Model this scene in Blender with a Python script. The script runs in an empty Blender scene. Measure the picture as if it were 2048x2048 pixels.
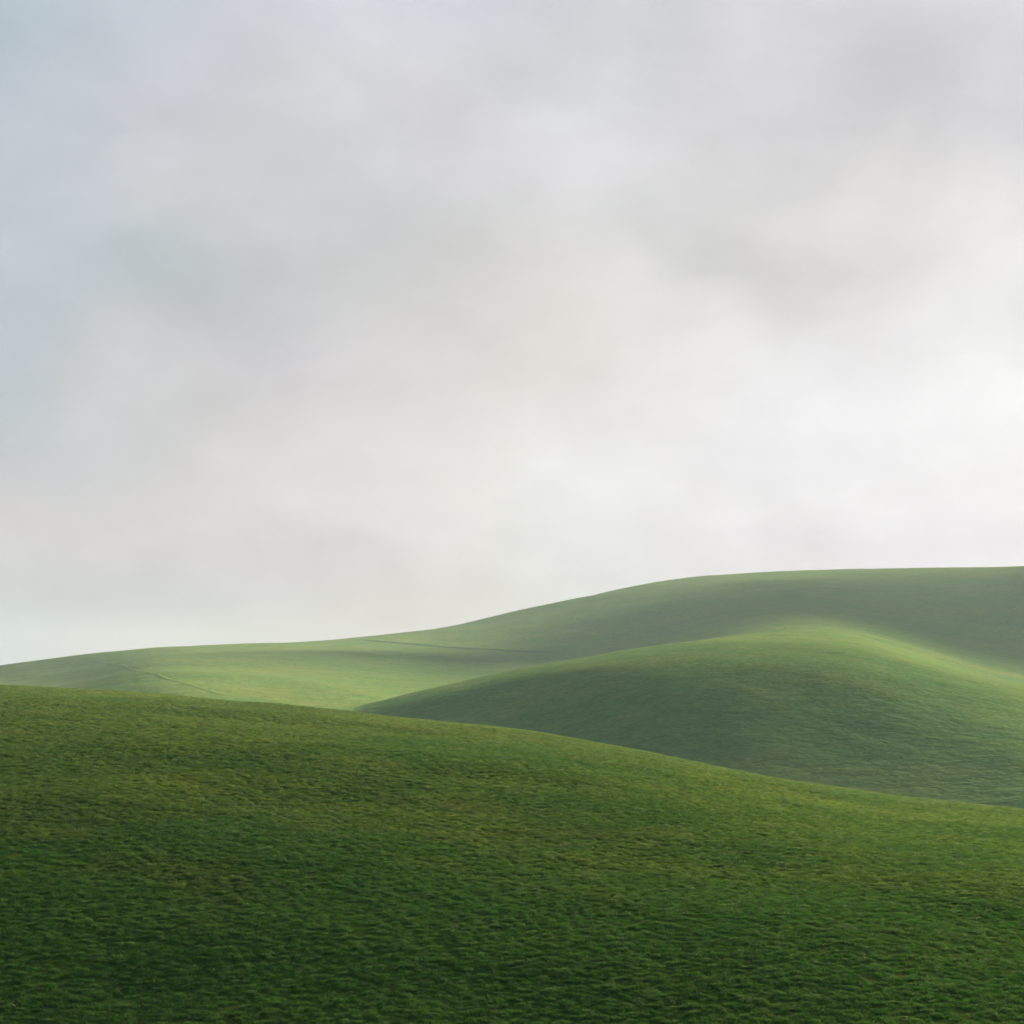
import bpy, math, random
import numpy as np

random.seed(7)
rng = np.random.default_rng(11)
scene = bpy.context.scene
COL = scene.collection

# ------------------------------------------------------------------ camera
F = 3600.0          # focal length in units where the frame is 2048 wide
YH = 1440.0         # eye-level row
cam_d = bpy.data.cameras.new("camera")
cam = bpy.data.objects.new("camera", cam_d)
COL.objects.link(cam)
cam.location = (0, 0, 0)
cam.rotation_euler = (math.radians(90), 0, 0)
cam_d.sensor_width = 36.0
cam_d.lens = 36.0 * F / 2048.0
cam_d.shift_y = (YH - 1024.0) / 2048.0
cam_d.clip_start = 0.1
cam_d.clip_end = 20000
scene.camera = cam

# ------------------------------------------------------------------ light
SUN_AZ = math.radians(30)     # to the right of the view direction
SUN_EL = math.radians(13.5)
sd = bpy.data.lights.new("sun", 'SUN')
sun = bpy.data.objects.new("sun", sd)
COL.objects.link(sun)
sd.energy = 5.0
sd.angle = math.radians(0.8)
sd.color = (1.0, 0.77, 0.48)
# lamp shines along -Z ; direction to the sun:
from mathutils import Vector
to_sun = Vector((math.sin(SUN_AZ) * math.cos(SUN_EL), math.cos(SUN_AZ) * math.cos(SUN_EL), math.sin(SUN_EL)))
sun.rotation_euler = to_sun.to_track_quat('Z', 'Y').to_euler()

vs = scene.view_settings
vs.view_transform = 'Standard'
vs.look = 'None'
vs.exposure = 2.4
vs.gamma = 1.0
vs.use_curve_mapping = False
EXPO = 2.0 ** vs.exposure

# ------------------------------------------------------------------ node helper
class NT:
    def __init__(self, tree):
        self.t = tree
        self.n = tree.nodes
    def new(self, typ, **kw):
        nd = self.n.new(typ)
        for k, v in kw.items():
            setattr(nd, k, v)
        return nd
    def put(self, sock, v):
        if isinstance(v, bpy.types.NodeSocket):
            self.t.links.new(v, sock)
        elif v is not None:
            sock.default_value = v
    def math(self, op, a, b=None, c=None, clamp=False):
        nd = self.new('ShaderNodeMath', operation=op, use_clamp=clamp)
        self.put(nd.inputs[0], a)
        if b is not None: self.put(nd.inputs[1], b)
        if c is not None: self.put(nd.inputs[2], c)
        return nd.outputs[0]
    def vmath(self, op, a, b=None, scale=None):
        nd = self.new('ShaderNodeVectorMath', operation=op)
        self.put(nd.inputs[0], a)
        if b is not None: self.put(nd.inputs[1], b)
        if scale is not None: self.put(nd.inputs['Scale'], scale)
        return nd.outputs['Value'] if op in ('LENGTH', 'DOT_PRODUCT', 'DISTANCE') else nd.outputs[0]
    def noise(self, vec, scale, detail=3.0, rough=0.5, dist=0.0, color=False):
        nd = self.new('ShaderNodeTexNoise')
        self.put(nd.inputs['Vector'], vec)
        nd.inputs['Scale'].default_value = scale
        nd.inputs['Detail'].default_value = detail
        nd.inputs['Roughness'].default_value = rough
        nd.inputs['Distortion'].default_value = dist
        return nd.outputs['Color'] if color else nd.outputs[0]
    def ramp(self, v, stops, interp='LINEAR'):
        nd = self.new('ShaderNodeValToRGB')
        cr = nd.color_ramp
        cr.interpolation = interp
        while len(cr.elements) < len(stops):
            cr.elements.new(0.5)
        for e, (p, c) in zip(cr.elements, stops):
            e.position = p
            e.color = (*c, 1) if len(c) == 3 else c
        self.put(nd.inputs[0], v)
        return nd.outputs[0]
    def smooth(self, v, a, b, lo=0.0, hi=1.0):
        nd = self.new('ShaderNodeMapRange', interpolation_type='SMOOTHSTEP')
        self.put(nd.inputs[0], v)
        for i, x in enumerate((a, b, lo, hi)):
            nd.inputs[1 + i].default_value = x
        return nd.outputs[0]
    def mix(self, f, a, b, blend='MIX'):
        nd = self.new('ShaderNodeMix', data_type='RGBA', blend_type=blend)
        self.put(nd.inputs[0], f)
        for s, v in ((nd.inputs[6], a), (nd.inputs[7], b)):
            if isinstance(v, tuple) and len(v) == 3: v = (*v, 1)
            self.put(s, v)
        return nd.outputs[2]

def lin(c):
    c = c / 255.0
    return c / 12.92 if c <= 0.04045 else ((c + 0.055) / 1.055) ** 2.4

# ------------------------------------------------------------------ sky
world = bpy.data.worlds.new("World")
scene.world = world
world.use_nodes = True
w = NT(world.node_tree)
w.n.clear()
out = w.new('ShaderNodeOutputWorld')
bg = w.new('ShaderNodeBackground')
w.t.links.new(bg.outputs[0], out.inputs[0])
sky = w.new('ShaderNodeTexSky', sky_type='NISHITA')
sky.sun_disc = False
sky.sun_elevation = SUN_EL
sky.sun_rotation = SUN_AZ
sky.air_density = 1.0
sky.dust_density = 2.5
sky_c = w.vmath('SCALE', sky.outputs[0], scale=0.05)

tc = w.new('ShaderNodeTexCoord')
dirv = tc.outputs['Generated']
sep = w.new('ShaderNodeSeparateXYZ')
w.put(sep.inputs[0], dirv)
az = w.math('ARCTAN2', sep.outputs[0], sep.outputs[1])
el = w.math('ARCSINE', sep.outputs[2])
comb = w.new('ShaderNodeCombineXYZ')
w.put(comb.inputs[0], az); w.put(comb.inputs[1], el)
ae = comb.outputs[0]
# cloud drift: the deck is torn into soft diagonal banks
wn = w.noise(ae, 5.0, 3.0, 0.55, color=True)
wv = w.vmath('SCALE', w.vmath('SUBTRACT', wn, (0.5, 0.5, 0.5)), scale=0.075)
wn2 = w.noise(ae, 15.0, 5.0, 0.58, color=True)
wv2 = w.vmath('SCALE', w.vmath('SUBTRACT', wn2, (0.5, 0.5, 0.5)), scale=0.05)
pos = w.vmath('ADD', w.vmath('ADD', ae, wv), wv2)
psep = w.new('ShaderNodeSeparateXYZ')
w.put(psep.inputs[0], pos)
pa, pe = psep.outputs[0], psep.outputs[1]

# soft cloud deck: brightness of the banks by bearing and height (lattice of 8 x 9 directions ahead,
# plus a few beyond the frame), torn by the drift noise above
GX_ = [0, 290, 580, 870, 1160, 1450, 1740, 2030]
GY_ = [0, 150, 300, 450, 600, 750, 900, 1050, 1200]
BANKS = [
 [(195,204,216),(189,195,203),(199,203,214),(209,214,224),(200,206,215),(216,214,219),(222,224,229),(231,228,233)],
 [(173,189,198),(192,195,208),(216,217,221),(214,211,218),(189,195,198),(226,222,228),(209,207,214),(203,202,208)],
 [(178,189,200),(202,202,210),(203,204,208),(215,213,219),(227,225,230),(215,214,217),(200,201,207),(213,211,217)],
 [(200,202,215),(204,205,207),(202,202,207),(201,200,203),(205,205,206),(213,212,214),(234,228,224),(220,219,222)],
 [(189,195,208),(173,183,189),(190,192,195),(202,201,201),(230,226,221),(196,195,198),(231,227,226),(250,250,252)],
 [(169,177,189),(209,205,207),(197,192,202),(221,216,214),(220,212,210),(240,238,239),(226,224,228),(239,238,241)],
 [(174,180,189),(186,188,193),(210,204,204),(219,215,214),(238,236,235),(235,232,239),(232,230,235),(250,249,254)],
 [(208,193,196),(208,198,204),(221,212,216),(219,213,215),(223,220,222),(225,218,225),(236,231,238),(233,227,236)],
 [(171,176,191),(182,180,189),(178,171,181),(189,179,184),(215,212,215),(193,186,190),(216,208,218),(235,229,240)],
]

anchors = [(GX_[i], GY_[j], BANKS[j][i], 0.042, 0.023) for j in range(9) for i in range(8)]
anchors += [(x_, 1330, tuple(v - d_ for v, d_ in zip(BANKS[8][i_], (8, 18, 16))), 0.042, 0.023) for i_, x_ in enumerate(GX_[:4])]
anchors += [(-450, 200, (175, 188, 202), .1, .08), (-450, 800, (180, 190, 200), .1, .08), (2500, 200, (226, 224, 226), .1, .08),
            (2500, 800, (250, 248, 242), .1, .08), (600, -300, (180, 190, 206), .10, .05), (1500, -300, (200, 202, 212), .10, .05)]
num = den = None
for (ax, ay, c, sa, se) in anchors:
    a0 = (ax - 1024) / F
    e0 = (YH - ay) / F
    dx = w.math('MULTIPLY_ADD', pa, 1 / sa, -a0 / sa)
    dy = w.math('MULTIPLY_ADD', pe, 1 / se, -e0 / se)
    d2 = w.math('MULTIPLY_ADD', dx, dx, w.math('MULTIPLY', dy, dy))
    wt = w.math('EXPONENT', w.math('MULTIPLY', d2, -0.5))
    col = tuple(lin(v) / EXPO for v in c)
    cw = w.vmath('SCALE', col, scale=wt)
    num = cw if num is None else w.vmath('ADD', num, cw)
    den = wt if den is None else w.math('ADD', den, wt)
# the rest of the deck (overhead and behind): darker grey cloud with some clear sky blue
n_far = w.noise(dirv, 2.2, 4.0, 0.55)
deck = w.mix(w.smooth(n_far, 0.35, 0.7), (0.024, 0.032, 0.046), (0.050, 0.060, 0.074))
deck = w.mix(0.25, deck, sky_c)
EPS = 0.03
num = w.vmath('ADD', num, w.vmath('SCALE', deck, scale=EPS))
den = w.math('ADD', den, EPS)
cloud = w.vmath('SCALE', num, scale=w.math('DIVIDE', 1.0, den))
# fine wisps, drawn out along shallow diagonals
for rot, sc_, amp, seed in ((-18, (3.0, 5.5, 1), 0.06, 0.0), (35, (4.4, 7.0, 1), 0.055, 4.0), (-4, (2.0, 14.0, 1), 0.014, 9.0)):
    mp = w.new('ShaderNodeMapping')
    w.put(mp.inputs[0], ae)
    mp.inputs['Location'].default_value = (seed, seed * 0.7, 0)
    mp.inputs['Rotation'].default_value = (0, 0, math.radians(rot))
    mp.inputs['Scale'].default_value = sc_
    ws = w.noise(mp.outputs[0], 2.2, 6.0, 0.58, 0.3)
    cloud = w.vmath('SCALE', cloud, scale=w.smooth(ws, 0.25, 0.75, 1 - amp, 1 + amp))
# a few thin bright cloud edges low over the hills
for (x0, y0, x1, y1, th, amp) in ((1590, 1006, 1800, 994, 5, .030), (1180, 1045, 1560, 1030, 11, .018), (250, 1080, 560, 1070, 14, .020),
                                  (1090, 235, 1215, 310, 26, .030), (1880, 20, 1790, 110, 30, .022), (1960, 620, 1880, 700, 18, -.02),
                                  (1190, 500, 1450, 650, 42, .045), (1290, 460, 1600, 590, 48, -.035), (610, 725, 1010, 700, 26, .030),
                                  (300, 905, 760, 880, 30, .022), (300, 600, 560, 590, 48, -.030), (1430, 60, 1290, 280, 60, -.022),
                                  (1000, 200, 1080, 560, 70, -.018), (840, 830, 1060, 790, 22, .022), (170, 760, 330, 700, 34, .022),
                                  (700, 1068, 900, 1076, 9, .018), (1500, 700, 1900, 660, 30, -.012)):
    dxp, dyp = x1 - x0, y1 - y0; ln = math.hypot(dxp, dyp); ux, uy = dxp / ln, -dyp / ln
    mx_ = ((x0 + x1) / 2 - 1024) / F; my_ = (YH - (y0 + y1) / 2) / F
    pp = w.vmath('SUBTRACT', w.vmath('ADD', ae, wv2), (mx_ , my_, 0))
    al = w.vmath('DOT_PRODUCT', pp, (ux * 2.2 * F / ln, uy * 2.2 * F / ln, 0))
    ac = w.vmath('DOT_PRODUCT', pp, (-uy * F / th, ux * F / th, 0))
    g_ = w.math('EXPONENT', w.math('MULTIPLY', w.math('MULTIPLY_ADD', al, al, w.math('MULTIPLY', ac, ac)), -0.5))
    cloud = w.vmath('SCALE', cloud, scale=w.math('MULTIPLY_ADD', g_, amp, 1.0))
# cloud grain
gr = w.noise(ae, 900.0, 1.0, 0.5)
cloud = w.vmath('SCALE', cloud, scale=w.smooth(gr, 0.1, 0.9, 0.985, 1.015))
w.put(bg.inputs[0], cloud)
bg.inputs[1].default_value = 1.0

# ------------------------------------------------------------------ numeric helpers
def smooth_interp(xs, ys, xq):
    """natural cubic spline, linear outside"""
    xs = np.asarray(xs, float); ys = np.asarray(ys, float)
    n = len(xs); h = np.diff(xs)
    A = np.zeros((n, n)); b = np.zeros(n)
    A[0, 0] = A[-1, -1] = 1
    for i in range(1, n - 1):
        A[i, i - 1] = h[i - 1]; A[i, i] = 2 * (h[i - 1] + h[i]); A[i, i + 1] = h[i]
        b[i] = 6 * ((ys[i + 1] - ys[i]) / h[i] - (ys[i] - ys[i - 1]) / h[i - 1])
    m = np.linalg.solve(A, b)
    xc = np.clip(xq, xs[0], xs[-1])
    i = np.clip(np.searchsorted(xs, xc) - 1, 0, n - 2)
    d = xc - xs[i]; hh = h[i]
    y = (ys[i] + d * ((ys[i + 1] - ys[i]) / hh - hh * (2 * m[i] + m[i + 1]) / 6)
         + d * d * m[i] / 2 + d ** 3 * (m[i + 1] - m[i]) / (6 * hh))
    s0 = (ys[1] - ys[0]) / h[0] - h[0] * m[1] / 6
    s1 = (ys[-1] - ys[-2]) / h[-1] + h[-1] * m[-2] / 6
    return y + np.where(xq < xs[0], (xq - xs[0]) * s0, 0) + np.where(xq > xs[-1], (xq - xs[-1]) * s1, 0)

def pchip(x, y, xq):
    h = np.diff(x); d = np.diff(y) / h
    m = np.zeros(len(x)); m[0] = d[0]; m[-1] = d[-1]
    for i in range(1, len(x) - 1):
        if d[i - 1] * d[i] > 0:
            w1 = 2 * h[i] + h[i - 1]; w2 = h[i] + 2 * h[i - 1]
            m[i] = (w1 + w2) / (w1 / d[i - 1] + w2 / d[i])
    i = np.clip(np.searchsorted(x, xq) - 1, 0, len(x) - 2)
    xc = np.clip(xq, x[0], x[-1])
    t = (xc - x[i]) / h[i]
    v = ((1 + 2 * t) * (1 - t) ** 2 * y[i] + t * (1 - t) ** 2 * h[i] * m[i]
         + t * t * (3 - 2 * t) * y[i + 1] + t * t * (t - 1) * h[i] * m[i + 1])
    return v + np.where(xq > x[-1], (xq - x[-1]) * m[-1], 0) + np.where(xq < x[0], (xq - x[0]) * m[0], 0)

def blur(a, s, axis):
    if s <= 0: return a
    r = int(3 * s) + 1
    k = np.exp(-0.5 * (np.arange(-r, r + 1) / s) ** 2); k /= k.sum()
    pad = [(0, 0), (0, 0)]; pad[axis] = (r, r)
    p = np.pad(a, pad, mode='reflect', reflect_type='odd')
    return np.apply_along_axis(lambda v: np.convolve(v, k, 'valid'), axis, p)

def lattice(nx, ny, seed):
    g = np.random.default_rng(seed)
    return g.uniform(-1, 1, (nx, ny))
_L = [lattice(256, 256, s) for s in range(8)]
def vnoise(x, y, seed=0):
    L = _L[seed % 8]
    xi = np.floor(x).astype(int); yi = np.floor(y).astype(int)
    fx = x - xi; fy = y - yi
    fx = fx * fx * fx * (fx * (fx * 6 - 15) + 10); fy = fy * fy * fy * (fy * (fy * 6 - 15) + 10)
    a = L[xi % 256, yi % 256]; b = L[(xi + 1) % 256, yi % 256]
    c = L[xi % 256, (yi + 1) % 256]; d = L[(xi + 1) % 256, (yi + 1) % 256]
    return (a * (1 - fx) + b * fx) * (1 - fy) + (c * (1 - fx) + d * fx) * fy

def tag(o, kind=None, label=None, cat=None, group=None):
    if kind: o['kind'] = kind
    if label: o['label'] = label
    if cat: o['category'] = cat
    if group: o['group'] = group
    return o

def grid_mesh(name, X, Y, Z):
    nr, nc = X.shape
    co = np.stack([X, Y, Z], -1).reshape(-1, 3).astype(np.float32)
    idx = np.arange(nr * nc).reshape(nr, nc)
    f = np.stack([idx[:-1, :-1], idx[:-1, 1:], idx[1:, 1:], idx[1:, :-1]], -1).reshape(-1, 4)
    me = bpy.data.meshes.new(name)
    me.vertices.add(len(co)); me.vertices.foreach_set('co', co.ravel())
    me.loops.add(f.size); me.loops.foreach_set('vertex_index', f.ravel().astype(np.int32))
    me.polygons.add(len(f))
    me.polygons.foreach_set('loop_start', (np.arange(len(f)) * 4).astype(np.int32))
    me.polygons.foreach_set('use_smooth', np.ones(len(f), bool))
    me.update(); me.validate()
    return me

def hill_surface(cols, ys, us, by=3.0, bu=3.0):
    """cols: list of (bearing, [(height mark, distance), ...]) from the back slope to the foot.
    Returns X, Y, Z over distances ys and bearings us."""
    xs = [c[0] for c in cols]
    nk = len(cols[0][1])
    T = np.zeros((nk, len(us))); R = np.zeros((nk, len(us)))
    for k in range(nk):
        T[k] = smooth_interp(xs, [(YH - c[1][k][0]) / F for c in cols], us)
        R[k] = smooth_interp(xs, [c[1][k][1] for c in cols], us)
    te = np.zeros((len(ys), len(us)))
    for j in range(len(us)):
        te[:, j] = pchip(R[::-1, j], T[::-1, j], ys)
    te = blur(blur(te, by, 0), bu, 1)
    Yg = np.repeat(ys[:, None], len(us), 1)
    Xg = Yg * ((us[None, :] - 1024) / F)
    return Xg, Yg, Yg * te, T, R

# ------------------------------------------------------------------ far hill
def fc(x, crest, yc, *near):
    back = [(crest + 150, yc * 1.9), (crest + 22, yc * 1.22)]
    return (x, back + [(crest, yc)] + list(near))
far_cols = [
    fc(-900, 1385, 560, (1395, 500), (1425, 400), (1450, 330), (1490, 270), (1570, 210)),
    fc(-300, 1358, 580, (1370, 545), (1402, 465), (1430, 360), (1480, 270), (1560, 210)),
    fc(0,    1328, 610, (1339, 572), (1372, 490), (1405, 370), (1460, 275), (1550, 215)),
    fc(140,  1310, 640, (1321, 590), (1360, 470), (1398, 350), (1450, 275), (1550, 215)),
    fc(276,  1297, 670, (1307, 580), (1345, 410), (1385, 325), (1440, 275), (1540, 215)),
    fc(430,  1290, 710, (1300, 610), (1335, 430), (1380, 335), (1440, 275), (1540, 215)),
    fc(600,  1285, 750, (1294, 650), (1330, 465), (1380, 355), (1440, 280), (1530, 220)),
    fc(742,  1273.5, 790, (1288, 690), (1332, 500), (1375, 380), (1435, 290), (1520, 230)),
    fc(850,  1258.5, 820, (1284, 715), (1332, 545), (1370, 410), (1430, 310), (1520, 240)),
    fc(954,  1240, 850, (1272, 730), (1326, 590), (1360, 440), (1425, 340), (1520, 260)),
    fc(1060, 1214.5, 870, (1255, 740), (1318, 610), (1352, 460), (1420, 360), (1520, 280)),
    fc(1166, 1192, 890, (1232, 755), (1308, 620), (1348, 480), (1415, 380), (1520, 290)),
    fc(1272, 1169, 910, (1203, 780), (1272, 660), (1318, 520), (1380, 400), (1520, 300)),
    fc(1378, 1153.5, 930, (1176, 815), (1240, 670), (1294, 500), (1350, 390), (1500, 290)),
    fc(1484, 1144, 950, (1165, 835), (1222, 670), (1266, 490), (1308, 370), (1460, 270)),
    fc(1600, 1139, 960, (1161, 845), (1205, 670), (1254, 480), (1300, 360), (1450, 270)),
    fc(1750, 1138, 960, (1159, 845), (1225, 665), (1274, 480), (1312, 360), (1460, 270)),
    fc(1900, 1135, 950, (1156, 845), (1245, 660), (1314, 480), (1345, 370), (1480, 270)),
    fc(2048, 1130, 935, (1150, 840), (1260, 650), (1336, 500), (1375, 390), (1500, 280)),
    fc(2400, 1100, 920, (1135, 830), (1265, 650), (1345, 500), (1410, 380), (1520, 280)),
    fc(3000, 1085, 900, (1130, 800), (1270, 650), (1365, 520), (1420, 400), (1520, 300)),
]
def widen(cols, d):
    (x0, k0), (x1, k1) = cols[0], cols[-1]
    return [(x0 - 1700, [(r + d, y) for r, y in k0])] + cols + [(x1 + 1800, [(r + d, y) for r, y in k1])]
far_cols = widen(far_cols, 40)
us = np.linspace(-2600, 4800, 1150)
ys = np.geomspace(230, 1500, 340)
Xf, Yf, Zf, _, _ = hill_surface(far_cols, ys, us, 7.0, 9.0)
Zf = Zf + 0.8 * vnoise(Xf / 70, Yf / 90, 1) + 0.22 * vnoise(Xf / 17, Yf / 24, 2)

# ------------------------------------------------------------------ middle hill
def mc(x, crest, yc, *near):
    return (x, [(crest + 200, yc * 1.45), (crest + 40, yc * 1.14), (crest, yc)] + list(near))
mid_cols = [
    mc(-900, 1560, 300, (1565, 280), (1600, 257), (1650, 224), (1720, 199), (1800, 160)),
    mc(0,    1500, 310, (1507, 285), (1540, 262), (1590, 229), (1660, 199), (1760, 160)),
    mc(500,  1447, 320, (1455, 290), (1490, 267), (1540, 234), (1620, 199), (1740, 160)),
    mc(707,  1415, 325, (1424, 290), (1460, 267), (1515, 234), (1600, 199), (1730, 160)),
    mc(808,  1390, 330, (1400, 290), (1440, 267), (1500, 234), (1590, 199), (1720, 160)),
    mc(954,  1355, 335, (1366, 290), (1412, 267), (1466, 234), (1562, 199), (1710, 160)),
    mc(1098, 1325, 340, (1336, 290), (1388, 265), (1456, 234), (1558, 199), (1710, 160)),
    mc(1243, 1303, 352, (1314, 300), (1354, 258), (1438, 226), (1553, 196), (1700, 160)),
    mc(1350, 1285, 372, (1298, 310), (1339, 256), (1427, 224), (1550, 194), (1700, 160)),
    mc(1494, 1265, 405, (1285, 320), (1327, 256), (1418, 222), (1547, 191), (1700, 160)),
    mc(1600, 1261, 415, (1283, 322), (1324, 255), (1414, 222), (1546, 190), (1700, 160)),
    mc(1675, 1265, 415, (1287, 320), (1326, 255), (1414, 222), (1546, 190), (1700, 160)),
    mc(1765, 1286, 400, (1302, 316), (1340, 254), (1422, 219), (1547, 190), (1700, 158)),
    mc(1892, 1331, 368, (1337, 310), (1361, 256), (1436, 218), (1550, 189), (1700, 156)),
    mc(2048, 1366, 345, (1372, 298), (1393, 254), (1454, 214), (1554, 184), (1700, 154)),
    mc(2400, 1430, 330, (1434, 287), (1452, 252), (1492, 218), (1572, 184), (1710, 152)),
    mc(3000, 1480, 320, (1490, 280), (1530, 247), (1600, 209), (1690, 174), (1780, 148)),
]
ysm = np.geomspace(140, 620, 420)
mid_cols = widen(mid_cols, 60)
usm = np.linspace(-2400, 4600, 1400)
Xm, Ym, Zm, _, _ = hill_surface(mid_cols, ysm, usm, 9.0, 9.0)
Zm = Zm + 0.30 * vnoise(Xm / 26, Ym / 34, 3) + 0.07 * vnoise(Xm / 6, Ym / 8, 4)

# the middle hill grows out of the far slope on its right: blend the two surfaces where they meet
def sample(Zs, yv, uv, X, Y):
    U = X / Y * F + 1024
    fi = np.interp(Y, yv, np.arange(len(yv))); fj = np.interp(U, uv, np.arange(len(uv)))
    i = np.clip(fi.astype(int), 0, len(yv) - 2); j = np.clip(fj.astype(int), 0, len(uv) - 2)
    a = fi - i; b = fj - j
    return Zs[i, j] * (1 - a) * (1 - b) + Zs[i + 1, j] * a * (1 - b) + Zs[i, j + 1] * (1 - a) * b + Zs[i + 1, j + 1] * a * b
def smax(a, b, k):
    h = np.clip(0.5 + 0.5 * (a - b) / k, 0, 1)
    return b * (1 - h) + a * h + k * h * (1 - h)
def blend_k(X, Y):
    U = X / Y * F + 1024
    t = np.clip((U - 1150) / 450, 0, 1)
    return 0.25 + 3.2 * t * t * (3 - 2 * t)
f_on_m = np.where(Ym < ys[0], -60.0, sample(Zf, ys, us, Xm, np.maximum(Ym, ys[0])))
m_on_f = np.where(Yf > ysm[-1], -60.0, sample(Zm, ysm, usm, Xf, np.clip(Yf, ysm[0], ysm[-1])))
dm = Zm - f_on_m; df = m_on_f - Zf
Zm2 = smax(Zm, f_on_m, blend_k(Xm, Ym)) + 0.10 * np.clip(dm / 4, -1, 1)
Zf2 = smax(Zf, m_on_f, blend_k(Xf, Yf)) - 0.10 * np.clip(df / 4, -1, 1)
Zm, Zf = Zm2, Zf2

# ------------------------------------------------------------------ foreground slope
def gc(x, crest, yc, *near):
    return (x, [(crest + 260, yc * 1.9), (crest + 26, yc * 1.25), (crest, yc)] + list(near))
fg_crest = [(-1000, 1385), (-300, 1358), (0, 1368), (106, 1374), (212, 1381), (424, 1397), (636, 1417), (848, 1441),
            (1060, 1464), (1272, 1496), (1400, 1522), (1534, 1548), (1668, 1574), (1795, 1592), (1903, 1603), (2048, 1619),
            (2500, 1665), (3100, 1720)]
fg_cols = []
for x, c in fg_crest:
    t = min(1.3, max(-0.4, x / 2048.0))
    yc = 142 - 34 * t
    fg_cols.append(gc(x, c, yc, (c + 14 + 7 * t, yc * 0.84), (c + 88 + 4 * t, yc * 0.60), (1625 + 142 * t, 57 - 2 * t),
                      (1800 + 80 * t, 45), (2070 + 38 * t, 35), (2460 + 32 * t, 26), (3100, 16)))
ysg = np.concatenate([np.geomspace(11, 60, 620), np.geomspace(60.3, 260, 330)])
fg_cols = widen(fg_cols, 60)
usg = np.linspace(-2400, 4600, 1700)
Xg, Yg, Zg, _, _ = hill_surface(fg_cols, ysg, usg, 14.0, 10.0)
Zg = Zg + 0.16 * vnoise(Xg / 7.5, Yg / 9, 5) + 0.025 * vnoise(Xg / 2.1, Yg / 2.3, 6) \
        + 0.007 * vnoise(Xg / 0.62, Yg / 0.55, 7) + 0.004 * vnoise(Xg / 0.27 + 50, Yg / 0.25, 0)

# ------------------------------------------------------------------ materials
def pasture_material(name, fine, hill):
    """short grass seen from afar; fine = size in metres of the grass clumps"""
    m = bpy.data.materials.new(name); m.use_nodes = True
    t = NT(m.node_tree); t.n.clear()
    o = t.new('ShaderNodeOutputMaterial')
    g = t.new('ShaderNodeNewGeometry')
    P = g.outputs['Position']
    broad = t.noise(P, 1 / (fine * 45), 4.0, 0.6, 0.4)
    midn = t.noise(P, 1 / (fine * 9), 4.0, 0.62)
    small = t.noise(P, 1 / fine, 2.0, 0.6)
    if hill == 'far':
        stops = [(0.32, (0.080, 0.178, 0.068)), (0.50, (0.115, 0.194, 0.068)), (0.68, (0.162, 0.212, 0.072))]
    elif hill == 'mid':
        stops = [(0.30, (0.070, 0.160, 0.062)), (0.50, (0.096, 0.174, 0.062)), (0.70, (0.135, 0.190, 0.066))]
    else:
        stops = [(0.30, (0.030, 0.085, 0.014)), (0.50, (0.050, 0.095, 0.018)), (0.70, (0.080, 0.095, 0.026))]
    c = t.ramp(t.math('MULTIPLY_ADD', midn, 0.45, t.math('MULTIPLY', broad, 0.55)), stops)
    dents = t.noise(P, 1 / (fine * 3.2), 2.0, 0.55, 0.3)
    k = t.smooth(t.math('MULTIPLY_ADD', dents, 0.4, t.math('MULTIPLY', small, 0.6)), 0.30, 0.70, 0.78, 1.22)
    c = t.vmath('SCALE', c, scale=k)
    b = t.new('ShaderNodeBsdfPrincipled')
    t.put(b.inputs['Base Color'], c)
    b.inputs['Roughness'].default_value = 0.9
    b.inputs['Specular IOR Level'].default_value = 0.0
    b.inputs['Sheen Weight'].default_value = 0.0
    b.inputs['Sheen Roughness'].default_value = 0.5
    b.inputs['Sheen Tint'].default_value = (0.75, 0.85, 0.35, 1)
    bump = t.new('ShaderNodeBump')
    bump.inputs['Strength'].default_value = 0.32
    bump.inputs['Distance'].default_value = fine * 0.35
    t.put(bump.inputs['Height'], t.math('ADD', t.math('MULTIPLY_ADD', dents, 2.2, small), t.math('MULTIPLY', midn, 1.5)))
    t.t.links.new(bump.outputs[0], b.inputs['Normal'])
    t.t.links.new(b.outputs[0], o.inputs[0])
    return m

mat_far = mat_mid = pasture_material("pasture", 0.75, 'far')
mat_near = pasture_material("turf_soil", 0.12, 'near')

def link_obj(name, me, mat, kind='structure'):
    o = bpy.data.objects.new(name, me); COL.objects.link(o)
    me.materials.append(mat)
    return tag(o, kind)

far_hill = link_obj('far_hill', grid_mesh('far_hill', Xf, Yf, Zf), mat_far)
mid_hill = link_obj('middle_hill', grid_mesh('middle_hill', Xm, Ym, Zm), mat_mid)
slope = link_obj('foreground_hill', grid_mesh('foreground_hill', Xg, Yg, Zg), mat_near)

# the ground that carries it all: bank under the camera, low valley floor out to the horizon
gx = np.concatenate([-np.geomspace(1650, 3, 60), np.geomspace(3, 1650, 60)])
gy = np.concatenate([-np.geomspace(1650, 3, 50), np.linspace(-2, 30, 60), np.geomspace(32, 1850, 60)])
GX, GY = np.meshgrid(gx, gy)
s = np.clip((GY - 3) / 13, 0, 1); s = s * s * (3 - 2 * s)
s2 = np.clip((GY - 60) / 120, 0, 1)
GZ = -1.75 - 7.5 * s - 26 * s2 - 9 * np.clip((GY - 16) / 30, 0, 1)
ground = link_obj('ground', grid_mesh('ground', GX, GY, GZ), mat_near)

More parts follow.
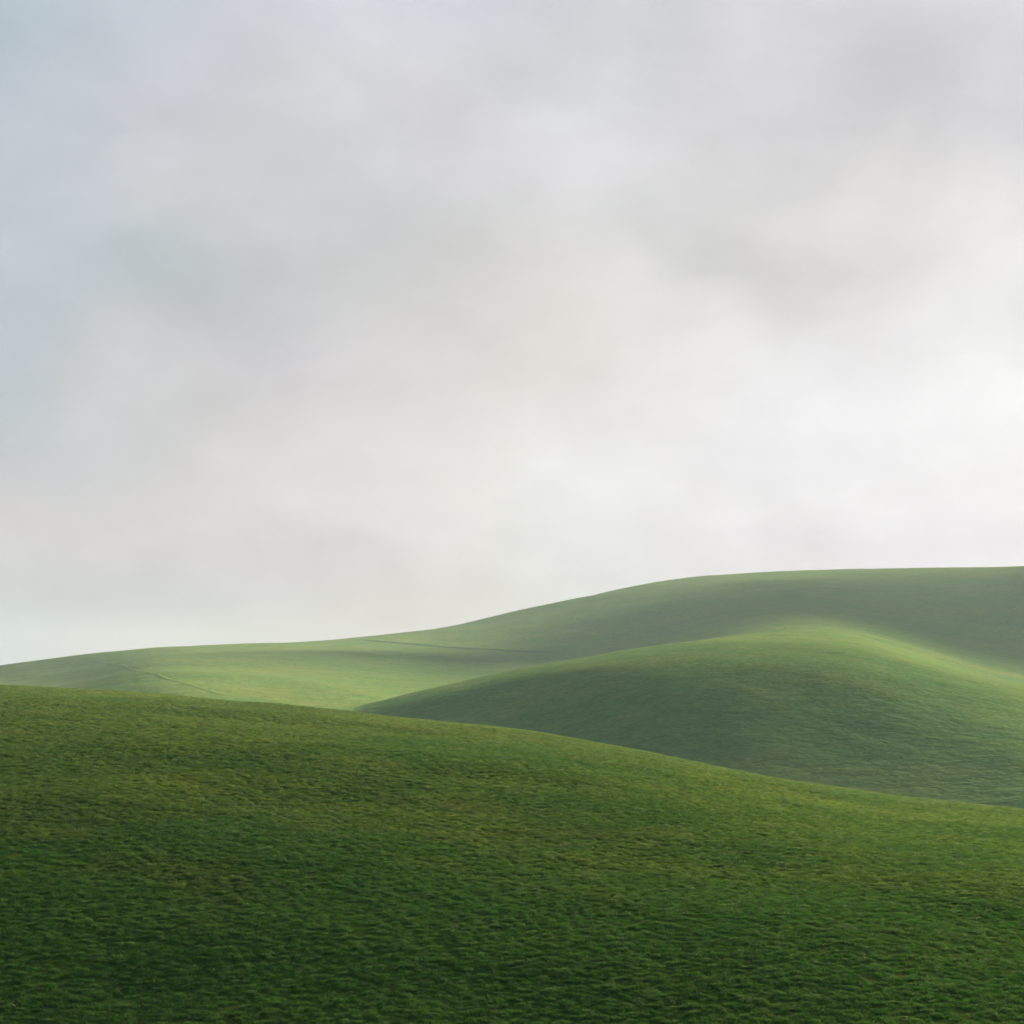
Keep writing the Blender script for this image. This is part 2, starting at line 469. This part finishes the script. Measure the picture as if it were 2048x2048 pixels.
# ------------------------------------------------------------------ worn tracks across the pasture
def track_material(name, col):
    m = bpy.data.materials.new(name); m.use_nodes = True
    t = NT(m.node_tree); t.n.clear()
    o = t.new('ShaderNodeOutputMaterial'); g = t.new('ShaderNodeNewGeometry')
    b = t.new('ShaderNodeBsdfPrincipled')
    nz = t.noise(g.outputs['Position'], 0.35, 3.0, 0.6)
    t.put(b.inputs['Base Color'], t.mix(nz, tuple(c * 0.75 for c in col), tuple(c * 1.25 for c in col)))
    b.inputs['Roughness'].default_value = 0.95; b.inputs['Specular IOR Level'].default_value = 0.0
    t.t.links.new(b.outputs[0], o.inputs[0])
    return m
def surf_z(Zs, yv, uv, x, y):
    u = x / y * F + 1024
    fi = np.interp(y, yv, np.arange(len(yv))); fj = np.interp(u, uv, np.arange(len(uv)))
    i = np.clip(fi.astype(int), 0, len(yv) - 2); j = np.clip(fj.astype(int), 0, len(uv) - 2)
    a = fi - i; b = fj - j
    return Zs[i, j] * (1 - a) * (1 - b) + Zs[i + 1, j] * a * (1 - b) + Zs[i, j + 1] * (1 - a) * b + Zs[i + 1, j + 1] * a * b
def track(Zs, yv, uv, marks, width, mat, lift=0.06):
    """marks: bearing/height marks along the track; found on the hillside, then laid as a strip of even width"""
    px, py = [], []
    for (mx_, my_) in marks:
        j = int(np.argmin(abs(uv - mx_)))
        te = (Zs[:, j] / yv); want = (YH - my_) / F
        pk = int(np.argmax(te))
        d = te[:pk + 1] - want
        k = int(np.max(np.nonzero(d <= 0)[0])) if (d <= 0).any() else 0
        k2 = min(k + 1, pk)
        f_ = 0 if te[k2] == te[k] else (want - te[k]) / (te[k2] - te[k])
        yy = yv[k] + (yv[k2] - yv[k]) * min(max(f_, 0), 1)
        px.append(yy * (mx_ - 1024) / F); py.append(yy)
    tt = np.arange(len(px)); tq = np.linspace(0, len(px) - 1, 26 * len(px))
    X = smooth_interp(tt, px, tq); Y = smooth_interp(tt, py, tq)
    X = X + 0.35 * vnoise(tq * 3.1, tq * 0, 5)
    dx, dy = np.gradient(X), np.gradient(Y); n = np.hypot(dx, dy); nx, ny = -dy / n, dx / n
    e = np.linspace(0, 1, len(tq)); taper = np.clip(np.minimum(e, 1 - e) * 8, 0.15, 1)
    wv_ = width * taper * (1 + 0.25 * vnoise(tq * 5.3, tq * 0 + 3, 6))
    offs = np.linspace(-0.5, 0.5, 5)
    XX = X[None] + offs[:, None] * wv_ * nx; YY = Y[None] + offs[:, None] * wv_ * ny
    ZZ = surf_z(Zs, yv, uv, XX, YY) + lift
    return link_obj('track', grid_mesh('track', XX, YY, ZZ), mat)
dark_rut = track_material("dark_rut", (0.060, 0.120, 0.058))
pale_rut = track_material("pale_rut", (0.150, 0.240, 0.090))
track(Zf, ys, us, [(715, 1279.5), (760, 1283), (827, 1288.5), (917, 1296), (1008, 1301), (1117, 1306)], 5.5, dark_rut)
track(Zf, ys, us, [(150, 1315), (205, 1324), (254, 1333), (320, 1350), (370, 1366), (420, 1382), (455, 1391)], 0.9, pale_rut)

# ------------------------------------------------------------------ grass on the foreground hill
def grass_material():
    m = bpy.data.materials.new("grass_blades"); m.use_nodes = True
    t = NT(m.node_tree); t.n.clear()
    o = t.new('ShaderNodeOutputMaterial')
    g = t.new('ShaderNodeNewGeometry')
    P = g.outputs['Position']
    oi = t.new('ShaderNodeObjectInfo')
    rnd = oi.outputs['Random']
    broad = t.noise(P, 1 / 16.0, 4.0, 0.6, 0.5)
    midn = t.noise(P, 1 / 3.2, 4.0, 0.62, 0.3)
    dry = t.noise(t.vmath('ADD', P, (31.0, 7.0, 3.0)), 1 / 9.0, 5.0, 0.65, 0.4)
    v = t.math('MULTIPLY_ADD', midn, 0.4, t.math('MULTIPLY', broad, 0.6))
    v = t.math('ADD', v, t.math('MULTIPLY', t.math('SUBTRACT', rnd, 0.5), 0.14))
    c = t.ramp(v, [(0.34, (0.028, 0.100, 0.028)), (0.46, (0.050, 0.118, 0.034)),
                   (0.55, (0.068, 0.136, 0.036)), (0.65, (0.104, 0.162, 0.038))])
    c = t.mix(t.smooth(dry, 0.52, 0.72, 0.0, 0.45), c, (0.105, 0.110, 0.055))
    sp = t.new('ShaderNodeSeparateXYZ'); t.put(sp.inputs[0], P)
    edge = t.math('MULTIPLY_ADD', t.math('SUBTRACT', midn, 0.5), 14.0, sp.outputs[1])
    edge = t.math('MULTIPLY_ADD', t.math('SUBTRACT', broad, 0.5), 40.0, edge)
    c = t.mix(t.smooth(edge, 46.0, 58.0, 0.55, 0.0), c, (0.030, 0.118, 0.025))   # lusher, greener sward down by the dip; some shade put into the colour
    c = t.mix(t.smooth(edge, 70.0, 120.0, 0.0, 0.4), c, (0.056, 0.096, 0.050))  # greyer, duller green towards the crown
    grain = t.noise(P, 1 / 0.30, 3.0, 0.6)
    c = t.vmath('SCALE', c, scale=t.math('MULTIPLY', t.smooth(grain, 0.3, 0.7, 0.76, 1.14), t.math('MULTIPLY_ADD', rnd, 0.5, 0.75)))
    b = t.new('ShaderNodeBsdfPrincipled')
    t.put(b.inputs['Base Color'], c)
    b.inputs['Roughness'].default_value = 0.65
    b.inputs['Specular IOR Level'].default_value = 0.25
    tr = t.new('ShaderNodeBsdfTranslucent')
    t.put(tr.inputs[0], t.vmath('MULTIPLY', c, (1.2, 1.25, 0.6)))
    mx = t.new('ShaderNodeMixShader'); mx.inputs[0].default_value = 0.36
    t.t.links.new(b.outputs[0], mx.inputs[1]); t.t.links.new(tr.outputs[0], mx.inputs[2])
    t.t.links.new(mx.outputs[0], o.inputs[0])
    return m
mat_grass = grass_material()

def tuft_mesh(i, n, rad, hgt):
    g = np.random.default_rng(100 + i)
    V = []; Fc = []
    lean0 = g.uniform(0, 2 * math.pi)
    for _ in range(n):
        r = rad * math.sqrt(g.uniform()); a = g.uniform(0, 2 * math.pi)
        x, y = r * math.cos(a), r * math.sin(a)
        h = hgt * g.uniform(0.45, 1.0) * (1 - 0.35 * r / rad)
        d = g.normal(lean0, 1.1); L = h * g.uniform(0.25, 0.95)
        dx, dy = math.cos(d), math.sin(d)
        f = g.uniform(0, math.pi); wd = g.uniform(0.0028, 0.0055)
        wx, wy = math.cos(f) * wd, math.sin(f) * wd
        b = len(V)
        V += [(x - wx, y - wy, -0.02), (x + wx, y + wy, -0.02),
              (x + dx * L * .35 - wx * .8, y + dy * L * .35 - wy * .8, h * .62),
              (x + dx * L * .35 + wx * .8, y + dy * L * .35 + wy * .8, h * .62),
              (x + dx * L, y + dy * L, h * g.uniform(.75, 1.0))]
        Fc += [(b, b + 1, b + 3, b + 2), (b + 2, b + 3, b + 4)]
    me = bpy.data.meshes.new("grass_tuft")
    me.from_pydata(V, [], Fc); me.update()
    me.materials.append(mat_grass)
    return me

tufts = bpy.data.collections.new("grass_tufts")      # prototypes, not placed in the scene themselves
for i in range(7):
    o = bpy.data.objects.new("grass_tuft", tuft_mesh(i, 80, 0.125, 0.055 + 0.008 * i))
    tufts.objects.link(o)

# points: over the part of the hill that can be seen, denser close by
def scatter():
    u = np.linspace(-120, 2170, 10)
    pts = []
    nr, nc = Xg.shape
    def height(xq, yq):
        uq = xq / yq * F + 1024
        fi = np.interp(yq, ysg, np.arange(nr)); fj = np.interp(uq, usg, np.arange(nc))
        i = np.clip(fi.astype(int), 0, nr - 2); j = np.clip(fj.astype(int), 0, nc - 2)
        a = fi - i; b = fj - j
        return (Zg[i, j] * (1 - a) * (1 - b) + Zg[i + 1, j] * a * (1 - b) + Zg[i, j + 1] * (1 - a) * b + Zg[i + 1, j + 1] * a * b)
    y0, y1, dens = 27.0, 165.0, 58.0
    n = int((y1 ** 2 - y0 ** 2) / 2 * (3050 / F) * dens)
    y = np.sqrt(rng.uniform(y0 ** 2, y1 ** 2, n))
    far = np.clip((40.0 / y) ** 0.9, 0.35, 1.0)
    k_ = rng.uniform(0, 1, n) < far
    y = y[k_]; far = far[k_]
    uu = rng.uniform(-500, 2550, len(y))
    x = y * (uu - 1024) / F
    # thin and thick places
    q = vnoise(x / 0.42, y / 0.40, 2) + 0.6 * vnoise(x / 1.9, y / 1.7, 3)
    keep = rng.uniform(0, 1, len(x)) < np.clip(0.85 + 0.3 * q, 0.5, 1.0)
    x, y, q, far = x[keep], y[keep], q[keep], far[keep]
    sc = np.clip(0.95 + 0.08 * q + rng.normal(0, 0.12, len(x)) + 0.30 * (1 - far) * vnoise(x / 1.1, y / 1.6, 1), 0.45, 1.8) * (1.0 + 0.35 * (1 - far))
    pts.append(np.stack([x, y, height(x, y), sc], -1))
    return np.concatenate(pts)
pts = scatter()
print("tufts", len(pts))
pm = bpy.data.meshes.new('grass')
pm.vertices.add(len(pts)); pm.vertices.foreach_set('co', pts[:, :3].astype(np.float32).ravel())
at = pm.attributes.new('size', 'FLOAT', 'POINT'); at.data.foreach_set('value', pts[:, 3].astype(np.float32))
pm.update()
grass = bpy.data.objects.new('grass', pm); COL.objects.link(grass)
tag(grass, 'stuff', 'short green pasture grass covering the foreground hill', 'grass')
ng = bpy.data.node_groups.new('grass_scatter', 'GeometryNodeTree')
ng.interface.new_socket('Geometry', in_out='INPUT', socket_type='NodeSocketGeometry')
ng.interface.new_socket('Geometry', in_out='OUTPUT', socket_type='NodeSocketGeometry')
N, L = ng.nodes, ng.links
gi = N.new('NodeGroupInput'); go = N.new('NodeGroupOutput')
ci = N.new('GeometryNodeCollectionInfo'); ci.inputs['Collection'].default_value = tufts
ci.inputs['Separate Children'].default_value = True; ci.inputs['Reset Children'].default_value = True
ip = N.new('GeometryNodeInstanceOnPoints'); ip.inputs['Pick Instance'].default_value = True
rv = N.new('FunctionNodeRandomValue'); rv.data_type = 'FLOAT_VECTOR'
rv.inputs[0].default_value = (-0.12, -0.12, 0); rv.inputs[1].default_value = (0.12, 0.12, 6.283)
na = N.new('GeometryNodeInputNamedAttribute'); na.data_type = 'FLOAT'; na.inputs['Name'].default_value = 'size'
L.new(gi.outputs[0], ip.inputs['Points']); L.new(ci.outputs[0], ip.inputs['Instance'])
L.new(rv.outputs[0], ip.inputs['Rotation']); L.new(na.outputs[0], ip.inputs['Scale'])
L.new(ip.outputs[0], go.inputs[0])
md = grass.modifiers.new('scatter', 'NODES'); md.node_group = ng

# ------------------------------------------------------------------ low clouds added outside the frame to shade parts of the hills
def cloud_material():
    m = bpy.data.materials.new("cloud_vapour"); m.use_nodes = True
    t = NT(m.node_tree); t.n.clear()
    o = t.new('ShaderNodeOutputMaterial')
    v = t.new('ShaderNodeVolumePrincipled')
    v.inputs['Color'].default_value = (0.98, 0.98, 0.99, 1)
    v.inputs['Density'].default_value = 0.055
    v.inputs['Anisotropy'].default_value = 0.4
    t.t.links.new(v.outputs[0], o.inputs['Volume'])
    return m
cloud_mat = cloud_material()
def make_cloud(tx, ty, tz, rx, ry, height=600.0, seed=0):
    """a lumpy cloud whose shadow falls around (tx, ty, tz)"""
    k = (height - tz) / to_sun.z
    cx, cy = tx + to_sun.x * k, ty + to_sun.y * k
    n1, n2 = 60, 120
    th = np.linspace(0.001, math.pi - 0.001, n1)[:, None]; ph = np.linspace(0, 2 * math.pi, n2)[None, :]
    X = np.sin(th) * np.cos(ph); Y = np.sin(th) * np.sin(ph); Z = np.cos(th) + 0 * ph
    def n3(f, s):
        return (vnoise(X * f + 40 + s, Y * f + 60, s) + vnoise(Y * f + 80, Z * f + 30 + s, s + 1) + vnoise(Z * f + 10, X * f + 90, s + 2)) / 3
    r = 1 + 0.34 * n3(2.1, seed) + 0.20 * np.abs(n3(4.7, seed + 1)) + 0.10 * np.abs(n3(11, seed + 2))
    r[:, -1] = r[:, 0]
    Zc = Z * r * min(12.0, 0.25 * min(rx, ry))
    Zc = np.where(Zc < 0, Zc * 0.5, Zc)
    me = grid_mesh('cloud', cx + X * r * rx, cy + Y * r * ry, height + Zc)
    return link_obj('cloud', me, cloud_mat)
make_cloud(176, 658, 38, 196, 80, seed=1)       # shades the great face of the far hill
make_cloud(-30, 14, -4, 56, 46, seed=3)          # shades the near left of the foreground
make_cloud(-205, 535, 15, 55, 40, seed=5)        # shades the left shoulder of the far hill
make_cloud(2, 205, -2, 56, 16, seed=2)              # shades the near flank of the middle hill
make_cloud(330, 880, 60, 75, 60, seed=4)         # shades the far right of the skyline

# ------------------------------------------------------------------ haze
def haze():
    x0, x1, y0, y1, z0, z1 = -1700, 1700, -1700, 1900, -46, 92
    v = [(x, y, z) for x in (x0, x1) for y in (y0, y1) for z in (z0, z1)]
    f = [(0, 1, 3, 2), (4, 6, 7, 5), (0, 4, 5, 1), (2, 3, 7, 6), (0, 2, 6, 4), (1, 5, 7, 3)]
    me = bpy.data.meshes.new('haze'); me.from_pydata(v, [], f); me.update()
    o = bpy.data.objects.new('haze', me); COL.objects.link(o)
    tag(o, 'stuff', 'thin pale haze in the air between the hills', 'haze')
    m = bpy.data.materials.new('haze'); m.use_nodes = True
    t = NT(m.node_tree); t.n.clear()
    ou = t.new('ShaderNodeOutputMaterial'); pv = t.new('ShaderNodeVolumePrincipled')
    pv.inputs['Color'].default_value = (0.57, 0.78, 0.95, 1)
    pv.inputs['Density'].default_value = HAZE
    pv.inputs['Anisotropy'].default_value = 0.1
    t.t.links.new(pv.outputs[0], ou.inputs['Volume'])
    me.materials.append(m)
HAZE = 0.00019
haze()

scene.render.engine = 'CYCLES'
scene.cycles.use_denoising = True
scene.cycles.denoiser = 'OPENIMAGEDENOISE'
scene.cycles.denoising_input_passes = 'RGB_ALBEDO_NORMAL'
scene.cycles.denoising_prefilter = 'ACCURATE'
scene.cycles.volume_bounces = 2
scene.cycles.max_bounces = 6
scene.cycles.diffuse_bounces = 3
scene.cycles.transparent_max_bounces = 8
